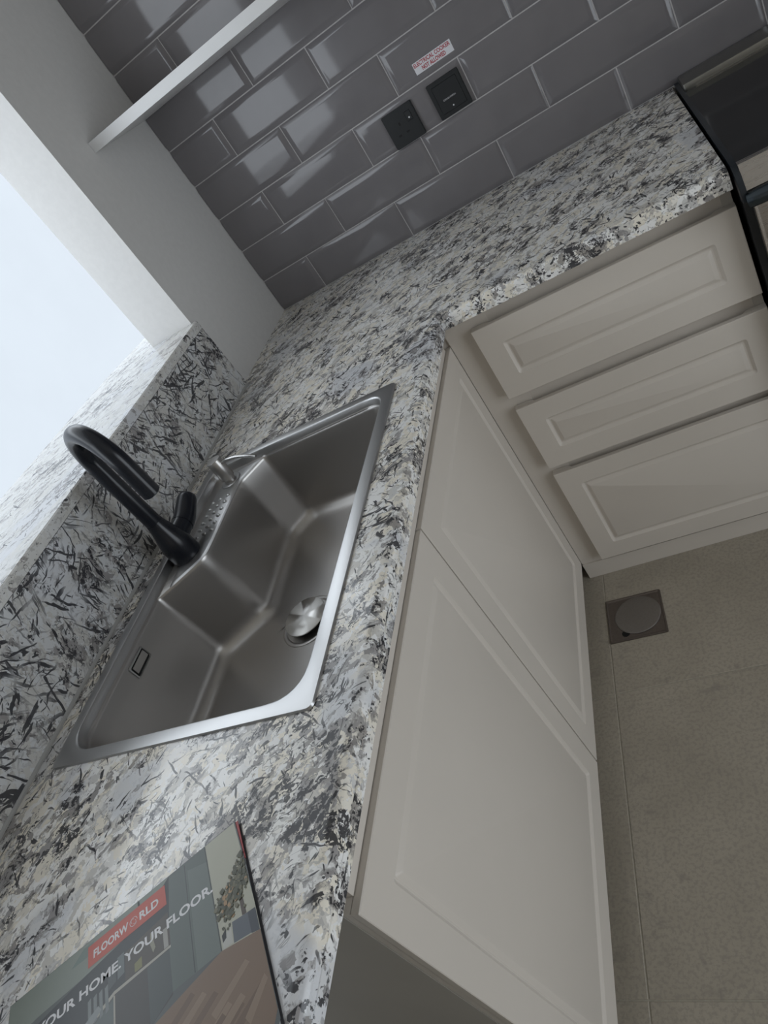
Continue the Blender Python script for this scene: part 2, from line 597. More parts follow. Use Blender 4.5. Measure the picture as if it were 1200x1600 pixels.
# ================================================================== CABINETS
def front(u0, u1, v0, v1, mapf, margin, end=0.035, deep=0.022):
    """routed slab front with a scooped finger pull along the top edge"""
    bm = bmesh.new()
    def loop(inset, dep, rad):
        P = rounded([(u0 + inset, v0 + inset), (u1 - inset, v0 + inset), (u1 - inset, v1 - inset), (u0 + inset, v1 - inset)], [rad] * 4, 4)
        return ring(bm, [mapf(p.x, p.y, dep) for p in P])
    m = margin
    sp = [(0.0, -0.0115, .0008), (0.0, -0.0010, .0008), (0.0010, 0.0, .0012), (m, 0.0, .007), (m + .003, -0.0034, .007), (m + .0065, -0.0052, .006),
          (m + .0095, -0.0052, .004), (m + .0165, -0.0012, .003), (m + .0185, -0.0006, .003)]
    R = [loop(*s) for s in sp]
    for a, b in zip(R, R[1:]):
        bridge(bm, a, b)
    bm.faces.new(R[0])
    bm.faces.new(R[-1])
    # back layer with the scoop cut into its top edge
    k = 6
    q = [(u0, v0), (u1, v0), (u1, v1), (u1 - end, v1)]
    q += [(u1 - end - deep * math.sin(t), v1 - deep * (1 - math.cos(t))) for t in [math.pi / 2 * i / k for i in range(1, k + 1)]]
    q += [(u0 + end + deep * math.cos(t), v1 - deep * (1 - math.sin(t))) for t in [math.pi / 2 * i / k for i in range(0, k + 1)]]
    q += [(u0, v1)]
    a = ring(bm, [mapf(u, v, -0.0110) for u, v in q])
    b = ring(bm, [mapf(u, v, -0.0205) for u, v in q])
    bridge(bm, a, b)
    bm.faces.new(a)
    bm.faces.new(b)
    return bm

# ---- sink cabinet
XD = 0.587                            # door face
Y0, YS, Y1 = -0.574, -1.167, -1.738   # far end, seam, near end
ZT, ZB = -0.098, -0.847
sc = thing('sink_cabinet', (0.3, -1.16, -H), 'two-door greige base cabinet carrying the sink', 'cabinet')
bm = bmesh.new()
box(bm, 0.004, 0.5655, Y1, Y1 + 0.018, -0.85, th - 0.0005)
obj('side_panel', bm, M_SIDE, sc)
bm = bmesh.new()
box(bm, 0.004, 0.5655, Y0 - 0.018, Y0, -0.85, th - 0.0005)
obj('side_panel', bm, M_LAMIN, sc)
bm = bmesh.new()
box(bm, 0.004, 0.5655, Y1 + 0.018, Y0 - 0.018, -0.85, -0.832)
obj('bottom_panel', bm, M_LAMIN, sc)
bm = bmesh.new()
box(bm, 0.004, 0.012, Y1 + 0.018, Y0 - 0.018, -0.832, th - 0.0005)
obj('back_panel', bm, M_LAMIN, sc)
bm = bmesh.new()
box(bm, 0.550, 0.5650, Y1 + 0.018, Y0 - 0.018, -0.150, -0.0965)
box(bm, 0.550, 0.5770, Y1 + 0.0181, Y0 - 0.0181, -0.0966, th - 0.0005)
obj('top_rail', bm, M_LAM, sc)
bm = bmesh.new()
box(bm, 0.545, 0.5650, YS - 0.012, YS + 0.012, -0.832, -0.1505)
obj('centre_stile', bm, M_SIDE, sc)
bm = bmesh.new()
box(bm, 0.520, 0.535, Y1, Y0, -H + 0.0005, -0.85)
obj('plinth', bm, M_LAMIN, sc)
for a, b in ((YS + 0.0022, Y0 - 0.001), (Y1 + 0.0005, YS - 0.0022)):
    bm = front(a, b, ZB, ZT, lambda u, v, d: (XD + d, u, v), 0.052)
    obj('door', bm, M_LAM, sc, smooth=True, angle=20)
# hinge line shown along the near end
# ---- support panel at the far end of the run, under the worktop
bm = bmesh.new()
box(bm, 0.004, 0.585, YN + 0.01, YN + 0.03, -H + 0.0005, th - 0.0005)
tag(obj('end_support_panel', bm, M_SIDE), 'greige board propping up the near end of the granite worktop', 'panel')

# ---- drawer cabinet
YD = -0.602
dc = thing('drawer_cabinet', (0.9, -0.3, -H), 'three-drawer greige base cabinet between the inner corner and the range', 'cabinet')
bm = bmesh.new()
box(bm, 0.5885, 0.6065, -0.555, -0.006, -0.85, th - 0.0005)
obj('side_panel', bm, M_LAMIN, dc)
bm = bmesh.new()
box(bm, 1.165, 1.183, -0.581, -0.006, -0.85, th - 0.0005)
obj('side_panel', bm, M_LAMIN, dc)
bm = bmesh.new()
box(bm, 0.6065, 1.165, -0.555, -0.006, -0.85, -0.832)
obj('bottom_panel', bm, M_LAMIN, dc)
bm = bmesh.new()
box(bm, 0.5885, 0.646, -0.579, -0.555, -0.85, th - 0.0005)
box(bm, 0.5660, 0.5885, -0.5735, -0.555, -0.85, th - 0.0005)
box(bm, 0.646, 0.690, -0.5792, -0.555, -0.85, th - 0.0005)
obj('corner_filler', bm, M_LAM, dc)
for z0, z1 in ((-0.130, th - 0.0005), (-0.345, -0.240), (-0.560, -0.465)):
    bm = bmesh.new()
    box(bm, 0.690, 1.165, -0.577, -0.560, z0, z1)
    obj('rail', bm, M_LAM, dc)
bm = bmesh.new()
box(bm, 0.5885, 1.183, -0.583, -0.568, -H + 0.0005, -0.8505)
obj('plinth', bm, M_LAM, dc)
for z0, z1 in ((-0.266, -0.079), (-0.488, -0.299), (-0.831, -0.511)):
    bm = front(0.649, 1.1835, z0, z1, lambda u, v, d: (u, YD - d, v), 0.050 if z1 - z0 < .25 else 0.050, end=0.03, deep=0.02)
    obj('drawer', bm, M_LAM, dc, smooth=True, angle=20)

# ================================================================== SINK
sk = thing('kitchen_sink', (0.305, -1.195, 0.0), 'large single-bowl stainless steel sink set into the granite worktop', 'sink')
RIMO = [(0.061, -1.552), (0.5485, -1.552), (0.5485, -0.838), (0.061, -0.838)]
def apoly(x0, x1, y0, y1):
    return [(x0, y0), (x1, y0), (x1, y1), (0.212, y1), (x0, y1), (x0, -1.139), (x0, -1.215)]
def bpoly(x0, x1, y0, y1, b=0.0):
    return [(x0, y0), (x1, y0), (x1, y1), (0.214 + b, y1), (0.170 + b, -0.926 + b * .4), (0.172 + b, -1.141 - b * .4), (x0, -1.214)]
def r7(p, rc, rb, n=8):
    return rounded(p, [rc, rc, rc, rb, rb, rb, rb], n)
bm = bmesh.new()
A = apoly(0.080, 0.527, -1.533, -0.856)
rimv = []
out = r7([(0.061, -1.552), (0.5485, -1.552), (0.5485, -0.838), (0.212, -0.838), (0.061, -0.838), (0.061, -1.139), (0.061, -1.215)], 0.012, 0.004)
# square outer corners follow the same 7-point topology
def flat(P, z):
    return ring(bm, [(p[0], p[1], z) for p in P])
AR = [0.058, 0.058, 0.050, 0.004, 0.045, 0.004, 0.004]
L = []
L.append(flat(out, 0.0003))
L.append(flat(rounded(offset([(0.061, -1.552), (0.5485, -1.552), (0.5485, -0.838), (0.212, -0.838), (0.061, -0.838), (0.061, -1.139), (0.061, -1.215)], 0.0012), [0.011, .011, .011, .004, .011, .004, .004], 8), 0.0036))
L.append(flat(rounded(A, AR, 8), 0.0042))
L.append(flat(rounded(offset(A, 0.0022), AR, 8), 0.0034))
L.append(flat(rounded(offset(A, 0.0036), AR, 8), 0.0008))
L.append(flat(rounded(offset(A, 0.0052), AR, 8), -0.0105))
for a, b in zip(L, L[1:]):
    bridge(bm, a, b)
obj('rim', bm, M_RIM, sk, smooth=True, angle=40)
bm = bmesh.new()
L = [flat(rounded(offset(A, 0.0050), AR, 8), -0.0100), flat(rounded(offset(A, 0.0060), AR, 8), -0.0125)]
B = bpoly(0.0862, 0.521, -1.527, -0.862)
br = [0.054, 0.054, 0.046, 0.012, 0.030, 0.034, 0.012]
L.append(flat(rounded(B, br, 8), -0.0130))
def binset(d, rb):
    P = offset(B, d)
    return rounded(P, [max(0.03, 0.054 - d * .3)] * 2 + [0.046] + [rb, 0.034 + d * .3, 0.038 + d * .3, rb], 8)
L.append(flat(binset(0.0008, .013), -0.0142))
L.append(flat(binset(0.0018, .015), -0.0185))
for t in (0.25, 0.5, 0.75, 1.0):
    L.append(flat(binset(0.0018 + 0.0124 * t, 0.015 + .018 * t), -0.0185 - 0.135 * t))
for t in [math.pi / 2 * i / 6 for i in range(1, 7)]:
    L.append(flat(binset(0.0142 + 0.030 * (1 - math.cos(t)), .036), -0.1535 - 0.032 * math.sin(t)))
DC = (0.300, -1.197)
mid = []
lastp = binset(0.0442, .036)
for p in lastp:
    v = Vector((p[0] - DC[0], p[1] - DC[1]))
    mid.append((DC[0] + v.x * .5, DC[1] + v.y * .5))
L.append(flat(mid, -0.1880))
circ = []
for p in lastp:
    v = Vector((p[0] - DC[0], p[1] - DC[1])).normalized()
    circ.append((DC[0] + v.x * 0.058, DC[1] + v.y * 0.058))
L.append(flat(circ, -0.1892))
for a, b in zip(L, L[1:]):
    bridge(bm, a, b)
bm.faces.new(L[-1])
bmesh.ops.remove_doubles(bm, verts=bm.verts, dist=0.00002)
obj('bowl', bm, M_STEEL, sk, smooth=True, angle=50)
# raised deck for the tap
bm = bmesh.new()
P = [(0.1095, -1.192), (0.169, -1.137), (0.167, -0.926), (0.204, -0.870), (0.150, -0.878), (0.112, -0.925), (0.104, -1.10)]
P = P[::1]
R = []
for d, z in ((-0.004, -0.0131), (0.0, -0.0112), (0.002, -0.0106)):
    R.append(flat(rounded(offset(P, d), [.006, .045, .045, .006, .03, .03, .03], 5), z))
for a, b in zip(R, R[1:]):
    bridge(bm, a, b)
bm.faces.new(R[-1])
M_DECK = mat('deck_steel', (0.66, 0.66, 0.66), 0.36, 1.0)
dk = obj('tap_deck', bm, M_DECK, sk, smooth=True, angle=40)
# raised dimples
bm = bmesh.new()
bmesh.ops.create_uvsphere(bm, u_segments=10, v_segments=6, radius=1.0)
bmesh.ops.scale(bm, vec=(0.0066, 0.0042, 0.0032), verts=bm.verts)
dim = None
for i in range(6):
    for j in range(3):
        x, y = 0.118 + 0.0185 * j, -1.072 + 0.0205 * i + 0.004 * j
        if dim is None:
            o = obj('dimple', bm, M_DECK, sk, smooth=True, lift=False)
            dim = o.data
        else:
            o = bpy.data.objects.new('dimple', dim)
            C.objects.link(o)
            attach(o, sk)
        o.location = (x, y, H - 0.0104)
        o.rotation_euler = (0, 0, -0.35)
# drain
bm = bmesh.new()
lathe(bm, (*DC, -0.1890), [(0.0575, -0.0004), (0.0575, 0.0012), (0.055, 0.0020), (0.050, 0.0014), (0.047, -0.0016)], 40)
obj('drain_flange', bm, M_STEEL, sk, smooth=True, angle=40)
bm = bmesh.new()
lathe(bm, (*DC, -0.1905), [(0.036, 0.0), (0.036, 0.006)], 32)
obj('drain_throat', bm, M_HOLE, sk)
bm = bmesh.new()
lathe(bm, (0, 0, 0), [(0.040, -0.0020), (0.0428, -0.0010), (0.0428, 0.0006), (0.0415, 0.0016), (0.010, 0.0022), (0.001, 0.0022)], 48)
o = obj('drain_cap', bm, M_CAP, sk, smooth=True, lift=False, angle=40)
o.location = (DC[0], DC[1], H - 0.1890 + 0.0135)
o.rotation_euler = (0.05, 0.04, 0)
# overflow slot in the rear wall of the bowl
bm = bmesh.new()
P0, P1 = (-1.366, -0.049), (-1.315, -0.022)
xo = 0.0905
R = []
for d, x in ((0.0, xo - 0.0015), (0.0004, xo + 0.0016), (0.0026, xo + 0.0020), (0.0032, xo + 0.0006)):
    R.append(ring(bm, [(x, p.x, p.y) for p in rounded([(P0[0] + d, P0[1] + d), (P1[0] - d, P0[1] + d), (P1[0] - d, P1[1] - d), (P0[0] + d, P1[1] - d)], [0.003] * 4, 3)]))
for a, b in zip(R, R[1:]):
    bridge(bm, a, b)
of = obj('overflow_frame', bm, M_RIM, sk, smooth=True, angle=30)
bm = bmesh.new()
box(bm, xo - 0.001, xo + 0.0008, P0[0] + .003, P1[0] - .003, P0[1] + .003, P1[1] - .003)
attach(obj('overflow_hole', bm, M_HOLE), sk)
bm = bmesh.new()
box(bm, xo, xo + 0.0018, P0[0] + .0065, P1[0] - .005, P0[1] + .0075, P1[1] - .0055)
attach(obj('overflow_plate', bm, M_STEEL), sk)

# ================================================================== TAP
TB = Vector((0.117, -1.117, -0.0104))
tap = thing('kitchen_tap', TB, 'matt black gooseneck kitchen tap with side lever standing on the sink deck', 'tap')
bm = bmesh.new()
lathe(bm, TB, [(0.0290, 0.0), (0.0302, 0.002), (0.0302, 0.004), (0.0296, 0.030), (0.0272, 0.046), (0.0222, 0.064), (0.0182, 0.080), (0.0170, 0.088), (0.0166, 0.092)], 40)
obj('body', bm, M_BLACK, tap, smooth=True, angle=50)
th_ = math.radians(-30)
Dv = Vector((math.cos(th_), math.sin(th_), 0)) * 0.142
z1 = 0.238
pts = [TB + Vector((0, 0, z)) for z in (0.091, 0.14, 0.19, z1)]
for i in range(1, 25):
    a_ = math.pi * i / 24
    pts.append(TB + Dv * ((1 - math.cos(a_)) / 2) + Vector((0, 0, z1 + 0.071 * math.sin(a_))))
pts += [TB + Dv + Vector((0, 0, z)) for z in (z1 - 0.02, z1 - 0.045, z1 - 0.060)]
bm = bmesh.new()
tube(bm, pts, [0.0160] * len(pts), 24)
sp = obj('spout', bm, M_BLACK, tap, smooth=True, angle=50)
bm = bmesh.new()
e = TB + Dv
cyl(bm, e + Vector((0, 0, z1 - 0.0590)), e + Vector((0, 0, z1 - 0.0625)), 0.0125, 0.0125, 24)
attach(obj('aerator', bm, M_TRIM, sp), sp)
bpy.data.objects['aerator'].matrix_parent_inverse = Matrix.Identity(4)
# side lever
hd = Vector((0.04, 0.99, 0.06)).normalized()
h0 = TB + Vector((0, 0, 0.038))
bm = bmesh.new()
cyl(bm, h0 + hd * 0.012, h0 + hd * 0.044, 0.0215, 0.0205, 28)
obj('valve_housing', bm, M_BLACK, tap, smooth=True, angle=50)
bm = bmesh.new()
l0 = h0 + hd * 0.045
ld = Vector((0.03, 0.93, 0.37)).normalized()
tube(bm, [l0 - hd * .0005, l0 + hd * 0.006, l0 + hd * 0.012 + ld * 0.006, l0 + hd * 0.012 + ld * 0.022, l0 + hd * 0.012 + ld * 0.044, l0 + hd * .012 + ld * 0.053, l0 + hd * .012 + ld * 0.056],
     [0.0212, 0.0214, 0.0212, 0.0205, 0.0192, 0.0165, 0.0120], 24)
obj('lever', bm, M_BLACK, tap, smooth=True, angle=60)

# ================================================================== SOAP DISPENSER
SP = Vector((0.142, -0.908, -0.0104))
sd = thing('soap_dispenser', SP, 'small brushed steel soap pump with thin curved nozzle on the sink deck', 'soap dispenser')
bm = bmesh.new()
lathe(bm, SP, [(0.0235, 0.0), (0.0240, 0.0012), (0.0220, 0.0028), (0.016, 0.0034)], 32)
obj('collar', bm, M_RIM, sd, smooth=True, angle=40)
bm = bmesh.new()
lathe(bm, SP, [(0.0125, 0.003), (0.0125, 0.009), (0.0158, 0.011), (0.0162, 0.013), (0.0162, 0.058), (0.0154, 0.0592), (0.005, 0.0594)], 32)
obj('pump_head', bm, M_STEEL, sd, smooth=True, angle=40)
bm = bmesh.new()
nd = Vector((0.90, -0.11, 0))
n0 = SP + Vector((0, 0, 0.047))
tube(bm, [n0 + nd * 0.012, n0 + nd * 0.034 + Vector((0, 0, .002)), n0 + nd * 0.062 + Vector((0, 0, .001)), n0 + nd * 0.090 + Vector((0, 0, -.005)), n0 + nd * 0.112 + Vector((0, 0, -.0135))],
     [0.0040, 0.0038, 0.0035, 0.0032, 0.0031], 12)
obj('nozzle', bm, M_CHROME, sd, smooth=True, angle=60)

# ================================================================== WALL FITTINGS
def plate(name, x, z, label):
    t = thing(name, (x + .043, -0.009, z), label, 'socket' if 'socket' in name else 'switch')
    bm = bmesh.new()
    box(bm, x, x + 0.086, -0.0165, -0.0086, z, z + 0.086)
    bmesh.ops.bevel(bm, geom=[e for e in bm.edges], offset=0.0016, segments=2, affect='EDGES')
    obj('faceplate', bm, M_PLATE, t, smooth=True, angle=30)
    return t
ps = plate('power_socket', 0.552, 0.211, 'black square three-pin power socket on the tiles, left of the cooker switch')
x, z = 0.552, 0.211
for (u, v, wd, hh) in ((0.036, 0.052, 0.0048, 0.0085), (0.0245, 0.027, 0.0085, 0.0048), (0.0475, 0.027, 0.0085, 0.0048)):
    bm = bmesh.new()
    box(bm, x + u - wd / 2, x + u + wd / 2, -0.0167, -0.0150, z + v - hh / 2, z + v + hh / 2)
    obj('pin_hole', bm, M_HOLE, ps)
bm = bmesh.new()
box(bm, x + 0.058, x + 0.074, -0.0182, -0.0160, z + 0.046, z + 0.070)
bev(bm, 0.001, 1)
rk = obj('rocker', bm, M_PLATE, ps)
bm = bmesh.new()
lathe(bm, (0, 0, 0), [(0.0022, 0), (0.0022, 0.0004)], 16)
bmesh.ops.rotate(bm, verts=bm.verts, cent=(0, 0, 0), matrix=Matrix.Rotation(math.radians(90), 3, 'X'))
bmesh.ops.translate(bm, verts=bm.verts, vec=(x + 0.066, -0.0181, z + 0.0535))
attach(obj('indicator', bm, M_WHITE), rk)
x, z = 0.685, 0.2132
cs = plate('cooker_switch', x, z, 'black square isolator switch with a line of white lettering, under the red-lettered sticker')
bm = bmesh.new()
box(bm, x + 0.010, x + 0.076, -0.0182, -0.0160, z + 0.010, z + 0.076)
bev(bm, 0.001, 1)
rk = obj('rocker', bm, M_PLATE, cs)
bm = bmesh.new()
lathe(bm, (0, 0, 0), [(0.0018, 0), (0.0018, 0.0004)], 16)
bmesh.ops.rotate(bm, verts=bm.verts, cent=(0, 0, 0), matrix=Matrix.Rotation(math.radians(90), 3, 'X'))
bmesh.ops.translate(bm, verts=bm.verts, vec=(x + 0.0425, -0.0181, z + 0.0185))
attach(obj('indicator', bm, M_WHITE), rk)
TW = Matrix.Translation((x + 0.025, -0.0185, z + 0.0365 + H)) @ Matrix.Rotation(math.radians(90), 4, 'X')
text_mesh('lettering', 'COOKER SWITCH', 0.0052, M_WHITE, TW, rk, sx=-0.033)
# sticker
st = thing('warning_sticker', (0.731, -0.0085, 0.331), 'white sticker with red capitals on a tile above the switch', 'sticker')
bm = bmesh.new()
box(bm, 0.6795, 0.7825, -0.0092, -0.0087, 0.3305, 0.3570)
o = obj('paper', bm, mat('sticker_paper', (0.72, 0.72, 0.75), 0.45), st)
RX = Matrix.Rotation(math.radians(90), 4, 'X')
text_mesh('lettering', 'ELECTRICAL COOKER', 0.0125, M_RED, Matrix.Translation((0.6815, -0.0094, 0.3462 + H)) @ RX, st, sx=-0.098, bold=0.0003)
text_mesh('lettering', 'NOT ALLOWED', 0.0125, M_RED, Matrix.Translation((0.6985, -0.0094, 0.3338 + H)) @ RX, st, sx=-0.064, bold=0.0004)

# ================================================================== SHELF
sh = thing('wall_shelf', (0.6, 0, 0.615), 'long white shelf board fixed across the corner above the worktop', 'shelf')
bm = bmesh.new()
box(bm, 0.0008, 1.20, -0.3035, -0.0092, 0.6165, 0.6388)
obj('board', bm, M_SHELF, sh)
bm = bmesh.new()
box(bm, 0.0008, 1.20, -0.3050, -0.3035, 0.6155, 0.6398)
obj('edge_band', bm, M_SHELF, sh)

# ================================================================== RANGE
rg = thing('kitchen_range', (1.5, -0.33, -H), 'black glass-topped freestanding range with steel front at the worktop end', 'range')
X0, X1 = 1.193, 1.793
bm = bmesh.new()
box(bm, X0, X1, -0.622, -0.014, -H + 0.0005, -0.016)
obj('body', bm, M_PLATE, rg)
bm = bmesh.new()
prof = [(-0.014, 0.006), (-0.60, 0.006), (-0.630, 0.003), (-0.652, -0.010), (-0.662, -0.030), (-0.664, -0.055), (-0.645, -0.055), (-0.63, -0.018), (-0.014, -0.0155)]
def side(xa, xb):
    a = ring(bm, [(xa, y, z) for y, z in prof])
    b = ring(bm, [(xb, y, z) for y, z in prof])
    bridge(bm, a, b)
    bm.faces.new(a)
    bm.faces.new(b)
side(X0 - 0.004, X0 + 0.006)
obj('side_trim', bm, M_TRIM, rg, smooth=True, angle=50)
bm = bmesh.new()
side(X1 - 0.006, X1 + 0.004)
obj('side_trim', bm, M_TRIM, rg, smooth=True, angle=50)
bm = bmesh.new()
box(bm, X0 + 0.006, X1 - 0.006, -0.628, -0.100, -0.0155, 0.002)
obj('hob_glass', bm, M_GLASS, rg)
bm = bmesh.new()
box(bm, X0 + 0.006, X1 - 0.006, -0.100, -0.014, -0.0155, 0.018)
bev(bm, 0.004, 2)
obj('back_ledge', bm, mat('dark_steel', (0.36, 0.36, 0.34), 0.3, 1.0), rg, smooth=True, angle=40)
bm = bmesh.new()
box(bm, X0 + 0.03, X1 - 0.03, -0.1035, -0.100, 0.002, 0.0045)
obj('ledge_trim', bm, M_CHROME, rg)
bm = bmesh.new()
a = ring(bm, [(X0 + 0.006, y, z) for y, z in ((-0.628, 0.004), (-0.640, 0.003), (-0.664, -0.036), (-0.628, -0.036))])
b = ring(bm, [(X1 - 0.006, y, z) for y, z in ((-0.628, 0.004), (-0.640, 0.003), (-0.664, -0.036), (-0.628, -0.036))])
bridge(bm, a, b)
bm.faces.new(a)
bm.faces.new(b)
obj('control_panel', bm, M_OVEN, rg)
bm = bmesh.new()
tube(bm, [(X0 + 0.004, -0.668, -0.052), (X0 + .02, -0.672, -0.050), (X1 - .02, -0.672, -0.050), (X1 - 0.004, -0.668, -0.052)], [0.013, 0.0145, 0.0145, 0.013], 16)
obj('handle', bm, mat('blued_metal', (0.10, 0.125, 0.15), 0.2, 1.0), rg, smooth=True, angle=50)
bm = bmesh.new()
box(bm, X0 + 0.012, X1 - 0.012, -0.652, -0.6225, -0.260, -0.070)
bev(bm, 0.006, 3)
obj('drawer_front', bm, M_OVEN, rg, smooth=True, angle=40)
bm = bmesh.new()
box(bm, X0 + 0.012, X1 - 0.012, -0.650, -0.6225, -0.80, -0.268)
bev(bm, 0.005, 2)
obj('oven_door', bm, M_GLASS, rg, smooth=True, angle=40)

# ================================================================== FLOOR TRAP
tr = thing('floor_trap', (0.698, -0.755, -H), 'square metal floor drain with round lid by the drawer cabinet', 'floor drain')
bm = bmesh.new()
q = [(0.625, -0.824), (0.769, -0.826), (0.766, -0.687), (0.624, -0.684)]
R = []
for d, z in ((0.0, -H + 0.0002), (0.0, -H + 0.0026), (0.003, -H + 0.0030), (0.0055, -H + 0.0012)):
    R.append(flat(rounded(offset(q, d), [0.004] * 4, 3), z))
for a, b in zip(R, R[1:]):
    bridge(bm, a, b)
bm.faces.new(R[-1])
obj('frame', bm, M_TRAP, tr, smooth=True, angle=30)
bm = bmesh.new()
lathe(bm, (0.702, -0.752, -H + 0.001), [(0.058, 0), (0.0585, 0.0016), (0.0570, 0.0026), (0.055, 0.0030), (0.02, 0.0032)], 40)
obj('lid', bm, steel('trap_lid_steel', (0.29, 0.275, 0.265), 0.42, (200, 200, 200)), tr, smooth=True, angle=30)
bm = bmesh.new()
lathe(bm, (0.667, -0.802, -H + 0.001), [(0.010, 0.0), (0.010, 0.0009)], 16)
obj('finger_notch', bm, M_HOLE, tr)

# ================================================================== MAGAZINE
MT = Vector((0.484, -1.675, 0.0))
ma = math.radians(33.9)
MW, MH = 0.306, 0.2165
ux, uy = Vector((math.cos(ma), math.sin(ma), 0)), Vector((math.sin(ma), -math.cos(ma), 0))
def mp(x, y, z):
    return MT - ux * (MW - x) + uy * y + Vector((0, 0, z))
mg = thing('magazine', mp(MW / 2, MH / 2, 0.0), 'landscape flooring brochure with a kitchen picture and white lettering lying on the granite', 'magazine')
def pm(name, col, rough=0.30):
    return mat(name, tuple(c * 0.78 for c in col), rough, spec=0.35)
bm = bmesh.new()
for k in range(1):
    P = [(0.0015, 0.0015), (MW - 0.003, 0.0015), (MW - 0.003, MH - 0.0015), (0.0015, MH - 0.0015)]
    a = ring(bm, [mp(x, y, 0.0008) for x, y in P])
    b = ring(bm, [mp(x, y, 0.0036) for x, y in P])
    bridge(bm, a, b)
    bm.faces.new(a)
    bm.faces.new(b)
obj('pages', bm, pm('page_paper', (0.55, 0.55, 0.55)), mg)
def slab(name, P, z0, z1, m, parent):
    bm = bmesh.new()
    a = ring(bm, [mp(x, y, z0) for x, y in P])
    b = ring(bm, [mp(x, y, z1) for x, y in P])
    bridge(bm, a, b)
    bm.faces.new(a)
    bm.faces.new(b)
    return obj(name, bm, m, parent)
slab('back_cover', [(0, 0), (MW, 0), (MW, MH), (0, MH)], 0.0002, 0.0008, pm('cover_back', (0.10, 0.10, 0.11)), mg)
slab('red_page', [(MW - 0.006, 0.001), (MW - 0.0008, 0.001), (MW - 0.0008, 0.05), (MW - 0.0035, 0.05)], 0.0031, 0.0037, pm('red_page', (0.42, 0.03, 0.03)), mg)
cvr = slab('front_cover', [(0, 0), (MW - 0.004, 0), (MW - 0.0015, 0.06), (MW - 0.0005, MH - 0.004), (MW - 0.004, MH), (0, MH)], 0.0037, 0.0043, pm('cover_grey', (0.13, 0.145, 0.145)), mg)
# the printed picture: flat inks laid on the cover, one mesh
inks = []
def ink(col):
    inks.append(pm('ink', col))
    return len(inks) - 1
pbm = bmesh.new()
layer = [0.00432]
def patch(P, mi):
    f = pbm.faces.new(ring(pbm, [mp(x, y, layer[0]) for x, y in P]))
    f.material_index = mi
    layer[0] += 0.0000025
i_ceil = ink((0.285, 0.325, 0.285)); i_dark = ink((0.055, 0.062, 0.066)); i_pan = ink((0.145, 0.175, 0.165)); i_pan2 = ink((0.19, 0.225, 0.21))
i_cream = ink((0.56, 0.56, 0.46)); i_wood = ink((0.27, 0.185, 0.13)); i_wood2 = ink((0.34, 0.25, 0.18)); i_isl = ink((0.085, 0.082, 0.078)); i_top = ink((0.50, 0.48, 0.42))
i_leaf = ink((0.095, 0.10, 0.06)); i_leaf2 = ink((0.20, 0.19, 0.12)); i_trunk = ink((0.10, 0.075, 0.06)); i_pot = ink((0.135, 0.155, 0.185)); i_amb = ink((0.46, 0.30, 0.16))
i_red = ink((0.62, 0.115, 0.075)); i_lt = ink((0.60, 0.60, 0.56)); i_niche = ink((0.10, 0.088, 0.075)); i_blk = ink((0.02, 0.02, 0.02)); i_line = ink((0.075, 0.09, 0.085)); i_wood3 = ink((0.215, 0.145, 0.10))
e1 = MH - 0.0005
patch([(0.0005, 0.0005), (0.215, 0.0005), (0.155, 0.035), (0.04, 0.038), (0.0005, 0.044)], i_ceil)
patch([(0.082, 0.016), (0.098, 0.004), (0.112, 0.004), (0.107, 0.017)], ink((0.20, 0.26, 0.235)))
patch([(0.037, 0.046), (0.10, 0.036), (0.155, 0.030), (0.190, 0.016), (0.212, 0.0005), (0.215, 0.08), (0.13, 0.08), (0.037, 0.12)], i_dark)
patch([(0.0005, 0.044), (0.035, 0.040), (0.037, 0.13), (0.0005, 0.15)], ink((0.20, 0.225, 0.21)))
patch([(0.004, 0.050), (0.030, 0.046), (0.030, 0.13), (0.004, 0.14)], i_lt)
patch([(0.212, 0.0005), (0.2605, 0.0005), (0.2615, 0.1225), (0.205, 0.1225), (0.205, 0.08)], i_pan)
patch([(0.236, 0.012), (0.2605, 0.020), (0.2615, 0.1225), (0.234, 0.1225)], i_pan2)
patch([(0.2325, 0.003), (0.2335, 0.003), (0.2315, 0.122), (0.2303, 0.122)], i_line)
patch([(0.2605, 0.0005), (MW - 0.0055, 0.0005), (MW - 0.001, 0.10), (MW - .001, 0.135), (0.262, 0.1225)], i_cream)
patch([(0.2600, 0.0005), (0.2615, 0.0005), (0.2625, 0.1225), (0.2610, 0.1225)], i_line)
patch([(0.1515, 0.046), (0.207, 0.040), (0.207, 0.0785), (0.1515, 0.0785)], i_niche)
patch([(0.184, 0.047), (0.186, 0.050), (0.189, 0.066), (0.186, 0.070), (0.183, 0.06)], ink((0.36, 0.35, 0.27)))
patch([(0.199, 0.055), (0.2045, 0.055), (0.2045, 0.076), (0.199, 0.076)], ink((0.42, 0.41, 0.38)))
patch([(0.163, 0.066), (0.172, 0.064), (0.172, 0.075), (0.163, 0.075)], ink((0.27, 0.26, 0.12)))
patch([(0.1375, 0.0785), (0.205, 0.0785), (0.205, 0.125), (0.178, 0.1375), (0.178, e1), (0.1375, e1)], i_isl)
patch([(0.178, 0.0800), (0.205, 0.0800), (0.205, 0.1225), (0.178, 0.1375)], ink((0.10, 0.118, 0.118)))
patch([(0.098, 0.092), (0.1375, 0.0765), (0.207, 0.0765), (0.207, 0.0790), (0.1385, 0.0800), (0.098, 0.097)], i_top)
patch([(0.04, 0.125), (0.1375, 0.083), (0.1375, e1), (0.04, e1)], ink((0.155, 0.185, 0.185)))
patch([(0.1365, 0.081), (0.1385, 0.081), (0.1385, e1), (0.1365, e1)], i_top)
for xx in (0.105, 0.112, 0.119, 0.126):
    patch([(xx, 0.066), (xx + 0.004, 0.064), (xx + 0.005, 0.090), (xx + 0.001, 0.092)], ink((0.24, 0.27, 0.27)))
